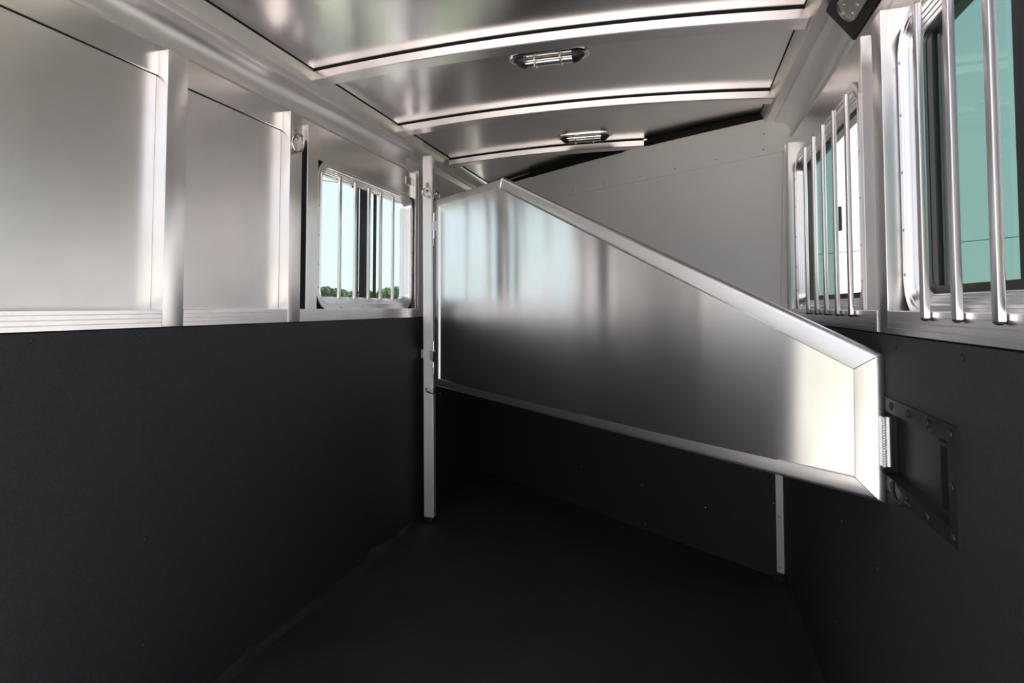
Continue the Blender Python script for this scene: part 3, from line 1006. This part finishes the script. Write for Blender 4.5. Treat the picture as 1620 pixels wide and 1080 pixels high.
# ------------------------------------------------------------------ dome lights
def stadium(cx, cy, lx, ly, n=10):
    r = ly / 2
    pts = []
    for k in range(n + 1):
        a = -math.pi / 2 + math.pi * k / n
        pts.append((cx + lx / 2 - r + r * math.cos(a), cy + r * math.sin(a)))
    for k in range(n + 1):
        a = math.pi / 2 + math.pi * k / n
        pts.append((cx - lx / 2 + r + r * math.cos(a), cy + r * math.sin(a)))
    return pts
def dome_light(cx, cy, label):
    z = arch(cx) + 0.0035
    root = empty('ceiling_light', (cx, cy, z))
    tag(root, label, 'light', 'oval ceiling lights')
    # stepped chrome base plate
    bm = bmesh.new()
    loops = []
    for (sx, sy, dz) in ((0.330, 0.118, 0.0), (0.330, 0.118, -0.004), (0.318, 0.106, -0.008), (0.300, 0.090, -0.008), (0.296, 0.086, -0.005)):
        loops.append([bm.verts.new((x, y, arch(x) + 0.0035 + dz)) for x, y in stadium(cx, cy, sx, sy)])
    for a_, b__ in zip(loops, loops[1:]):
        for k in range(len(a_)):
            bm.faces.new((a_[k], a_[(k + 1) % len(a_)], b__[(k + 1) % len(a_)], b__[k]))
    bm.faces.new(loops[-1]); bm.faces.new(loops[0][::-1])
    finish('base', bm, 'chrome', root, True)
    zb = z - 0.0055
    # black end caps
    for s_ in (-1, 1):
        bm = bmesh.new()
        rows = []
        for t, hw, hh in ((0.098, 0.036, 0.034), (0.112, 0.036, 0.032), (0.128, 0.030, 0.024), (0.142, 0.020, 0.010)):
            rows.append([bm.verts.new((cx + s_ * t, cy + hw * math.cos(a), zb - hh * math.sin(a))) for a in [k * math.pi / 8 for k in range(9)]])
        for a_, b__ in zip(rows, rows[1:]):
            for k in range(8):
                bm.faces.new((a_[k], a_[k + 1], b__[k + 1], b__[k]))
            bm.faces.new((a_[0], b__[0], b__[-1], a_[-1]))
        bm.faces.new(rows[0]); bm.faces.new(rows[-1][::-1])
        finish('end_cap', bm, 'black', root, True)
    # half round lens between the caps, over the lamp tube
    bm = bmesh.new()
    rows = []
    for t in (-0.098, 0.098):
        rows.append([bm.verts.new((cx + t, cy + 0.034 * math.cos(a), zb - 0.033 * math.sin(a))) for a in [k * math.pi / 10 for k in range(11)]])
    for k in range(10):
        bm.faces.new((rows[0][k], rows[0][k + 1], rows[1][k + 1], rows[1][k]))
    finish('lens', bm, 'lens', root, True)
    tube('lamp_tube', [(cx - 0.097, cy, zb - 0.014), (cx + 0.097, cy, zb - 0.014)], 0.015, 'chrome', root, 12)
    for dy, dz, r in ((0.030, -0.010, 0.006), (-0.030, -0.010, 0.006)):
        tube('rail', [(cx - 0.100, cy + dy, zb + dz), (cx + 0.100, cy + dy, zb + dz)], r, 'chrome', root, 10)
    for t in (-0.056, 0.050):
        bm = bmesh.new()
        add_tube(bm, [(cx + t, cy + 0.036 * math.cos(a), zb - 0.036 * math.sin(a)) for a in [k * math.pi / 12 for k in range(13)]], 0.0032, 8)
        finish('band', bm, 'chrome', root, True)
    return root
dome_light(-0.500, 2.283, 'oval chrome ceiling light with black ends between the two nearest roof bows')
dome_light(-0.535, 3.430, 'oval chrome ceiling light with black ends just above the foam seal')

# ------------------------------------------------------------------ load light on the right cove
la, lb = Vector((SR.x(0.000), 0, 2.172)), Vector((SR.x(-0.078), 0, 2.066))
ax = (lb - la)
lw_ = ax.length
ax = ax.normalized()
ln_ = Vector((-ax.z, 0, ax.x))
if ln_.x > 0: ln_ = -ln_
mid = (la + lb) / 2
ll = empty('load_light', (mid.x, 1.73, mid.z))
tag(ll, 'black framed load light with a clear lens on the right cove', 'light')
def lp(u, y, w):
    return mid + ax * u + Vector((0, y, 0)) + ln_ * w
bm = bmesh.new()
h = lw_ / 2
add_prism(bm, [lp(-h, 1.97, 0), lp(h, 1.97, 0), lp(h, 1.50, 0), lp(-h, 1.50, 0)], ln_ * -0.012, ln_ * 0.014)
bmesh.ops.recalc_face_normals(bm, faces=bm.faces[:])
bmesh.ops.bevel(bm, geom=bm.edges[:], offset=0.004, segments=2, affect='EDGES')
finish('housing', bm, 'black', ll, True)
def stad_uy(lu, y0, y1, n=10):
    r = lu / 2
    pts = []
    for k in range(n + 1):
        a = math.pi * k / n
        pts.append((r * math.cos(a), y1 - r + r * math.sin(a)))
    for k in range(n + 1):
        a = math.pi + math.pi * k / n
        pts.append((r * math.cos(a), y0 + r + r * math.sin(a)))
    return pts
sp = stad_uy(0.070, 1.56, 1.895)
bm = bmesh.new()
add_prism(bm, [lp(u, y, 0.0162) for u, y in sp], Vector(), ln_ * 0.003)
finish('reflector', bm, 'chrome', ll)
bm = bmesh.new()
loops = [[bm.verts.new(lp(u * k, 1.7275 + (y - 1.7275) * (1 - (1 - k) * 0.25), w_)) for u, y in sp] for k, w_ in ((1, 0.0165), (1, 0.026), (0.85, 0.031), (0.5, 0.033))]
for a_, b__ in zip(loops, loops[1:]):
    for k in range(len(a_)):
        bm.faces.new((a_[k], a_[(k + 1) % len(a_)], b__[(k + 1) % len(a_)], b__[k]))
bm.faces.new(loops[-1])
finish('lens', bm, 'lens', ll, True)
for k in range(6):
    for u in (-0.018, 0.018):
        rivet('lamp_chip', lp(u, 1.855 - k * 0.05, 0.0192), ln_, ll, 0.006, 0.003, 'weld')

# ------------------------------------------------------------------ slam latch in the right wall
lt = empty('slam_latch', (XR, 1.36, 0.84))
tag(lt, 'black recessed slam latch plate in the right rubber lining beside the divider end', 'latch')
bm = bmesh.new()
h0, h1, g0, g1 = LATCH
Y = (1.172, h0, h1, 1.580); Z = (0.838, g0, g1, 1.046)
V = {}
for k, d in enumerate((0.0, 0.004)):
    for i in range(4):
        for j in range(4):
            V[k, i, j] = bm.verts.new((SR.x(d), Y[i], Z[j]))
for k in (0, 1):
    for i in range(3):
        for j in range(3):
            if (i, j) != (1, 1):
                bm.faces.new((V[k, i, j], V[k, i + 1, j], V[k, i + 1, j + 1], V[k, i, j + 1]))
for st in ([(0, 0), (1, 0), (2, 0), (3, 0)], [(3, 0), (3, 1), (3, 2), (3, 3)], [(3, 3), (2, 3), (1, 3), (0, 3)], [(0, 3), (0, 2), (0, 1), (0, 0)], [(1, 1), (2, 1)], [(2, 1), (2, 2)], [(2, 2), (1, 2)], [(1, 2), (1, 1)]):
    for p, q in zip(st, st[1:]):
        bm.faces.new((V[0, p[0], p[1]], V[0, q[0], q[1]], V[1, q[0], q[1]], V[1, p[0], p[1]]))
finish('face_plate', bm, 'blackmetal', lt)
# pan behind the opening, its edges folded back
bm = bmesh.new()
def yz(d, ins):
    return [bm.verts.new((SR.x(d), y, z)) for y, z in ((h0 + ins, g0 + ins), (h1 - ins, g0 + ins), (h1 - ins, g1 - ins), (h0 + ins, g1 - ins))]
A_ = yz(0.0005, 0.0005); B_ = yz(-0.024, 0.002)
for k in range(4):
    bm.faces.new((A_[k], A_[(k + 1) % 4], B_[(k + 1) % 4], B_[k]))
bm.faces.new(B_)
finish('pan', bm, 'blackmetal', lt)
sl = box('slot_frame', (SR.x(-0.0235), 1.214, 0.874), (SR.x(-0.006), 1.270, 1.006), 'blackmetal', lt, 0.002, 1)
box('slot_shade', (SR.x(-0.0065), 1.222, 0.884), (SR.x(-0.0055), 1.260, 0.996), 'void', sl)  # thin dark plate painted as the shade inside the slot
for y, z in ((1.19, 1.03), (1.19, 0.94), (1.19, 0.855), (1.29, 1.03), (1.39, 1.03), (1.49, 1.03), (1.30, 0.852), (1.41, 0.852), (1.50, 0.852)):
    rivet('bolt', (SR.x(0.004), y, z), (-1, 0, 0), lt, 0.009, 0.004, 'blackmetal')
tube('release_lever', [(SR.x(0.008), 1.475, 0.868), (SR.x(0.012), 1.462, 0.852), (SR.x(0.014), 1.440, 0.838), (SR.x(0.012), 1.415, 0.836), (SR.x(0.008), 1.400, 0.846), (SR.x(0.007), 1.385, 0.846)], 0.004, 'blackmetal', lt, 8)

# ------------------------------------------------------------------ outside: trees and power lines
def tree(x, y, hgt, wid, mat, label, group, seed):
    rnd = random.Random(seed)
    root = empty('tree', (x, y, GZ))
    tag(root, label, 'tree', group)
    tube('trunk', [(x, y, GZ - 0.05), (x + 0.1, y, GZ + hgt * 0.35), (x + 0.05, y, GZ + hgt * 0.6)], [0.14, 0.11, 0.06], 'bark', root, 7)
    bm = bmesh.new()
    for k in range(9):
        rr = wid * rnd.uniform(0.26, 0.42)
        c = Vector((x + rnd.uniform(-0.5, 0.5) * wid, y + rnd.uniform(-0.4, 0.4) * wid, GZ + hgt * rnd.uniform(0.22, 0.80)))
        c.z = min(c.z, GZ + hgt - rr * 0.7)
        c.z = max(c.z, GZ + rr * 0.6)
        r_ = bmesh.ops.create_icosphere(bm, subdivisions=3, radius=rr)
        for v in r_['verts']:
            f = 1 + 0.16 * math.sin(v.co.x * 9 / rr + k) * math.sin(v.co.y * 8 / rr + 2 * k) + rnd.uniform(-0.10, 0.10)
            v.co = c + Vector((v.co.x * f, v.co.y * f, v.co.z * f * 0.85))
    finish('crown', bm, mat, root, False)
rnd = random.Random(3)
for k in range(9):
    a = 0.605 - k * 0.0195                     # angle left of straight ahead
    r_ = 74 + (k % 3) * 6
    tree(-r_ * math.sin(a), r_ * math.cos(a), rnd.uniform(4.2, 5.2) * r_ / 78, rnd.uniform(2.0, 2.5), 'leaf_a' if k % 3 else 'leaf_b',
         'distant green tree in the hedgerow seen through the left window', 'hedgerow trees beyond the left window', 40 + k)
for k in range(5):
    a = 0.350 + k * 0.019
    r_ = 150 + (k % 2) * 7
    tree(r_ * math.sin(a), r_ * math.cos(a), rnd.uniform(3.4, 4.6), rnd.uniform(2.4, 2.9), 'leaf_a',
         'tiny distant tree low in the teal window nearest the camera', 'far trees beyond the right window', 80 + k)
def wire(p, q, label, ext=3.0, sag=0.4):
    p, q = Vector(p), Vector(q)
    a = p + (p - q) * ext; b__ = q + (q - p) * ext
    pts = []
    for k in range(25):
        t = k / 24
        pts.append(a.lerp(b__, t) - Vector((0, 0, sag * (1 - (2 * t - 1) ** 2))) * 0.2)
    o = tube('power_line', pts, 0.016, 'cable', None, 6)
    tag(o, label, 'cable')
wire((-16.60, 24.99, 7.53), (-15.45, 25.71, 7.42), 'thin overhead power line high in the left window', 6)
wire((10.46, 28.12, 3.95), (12.63, 27.21, 4.06), 'thin overhead power line crossing the teal window nearest the camera', 3)
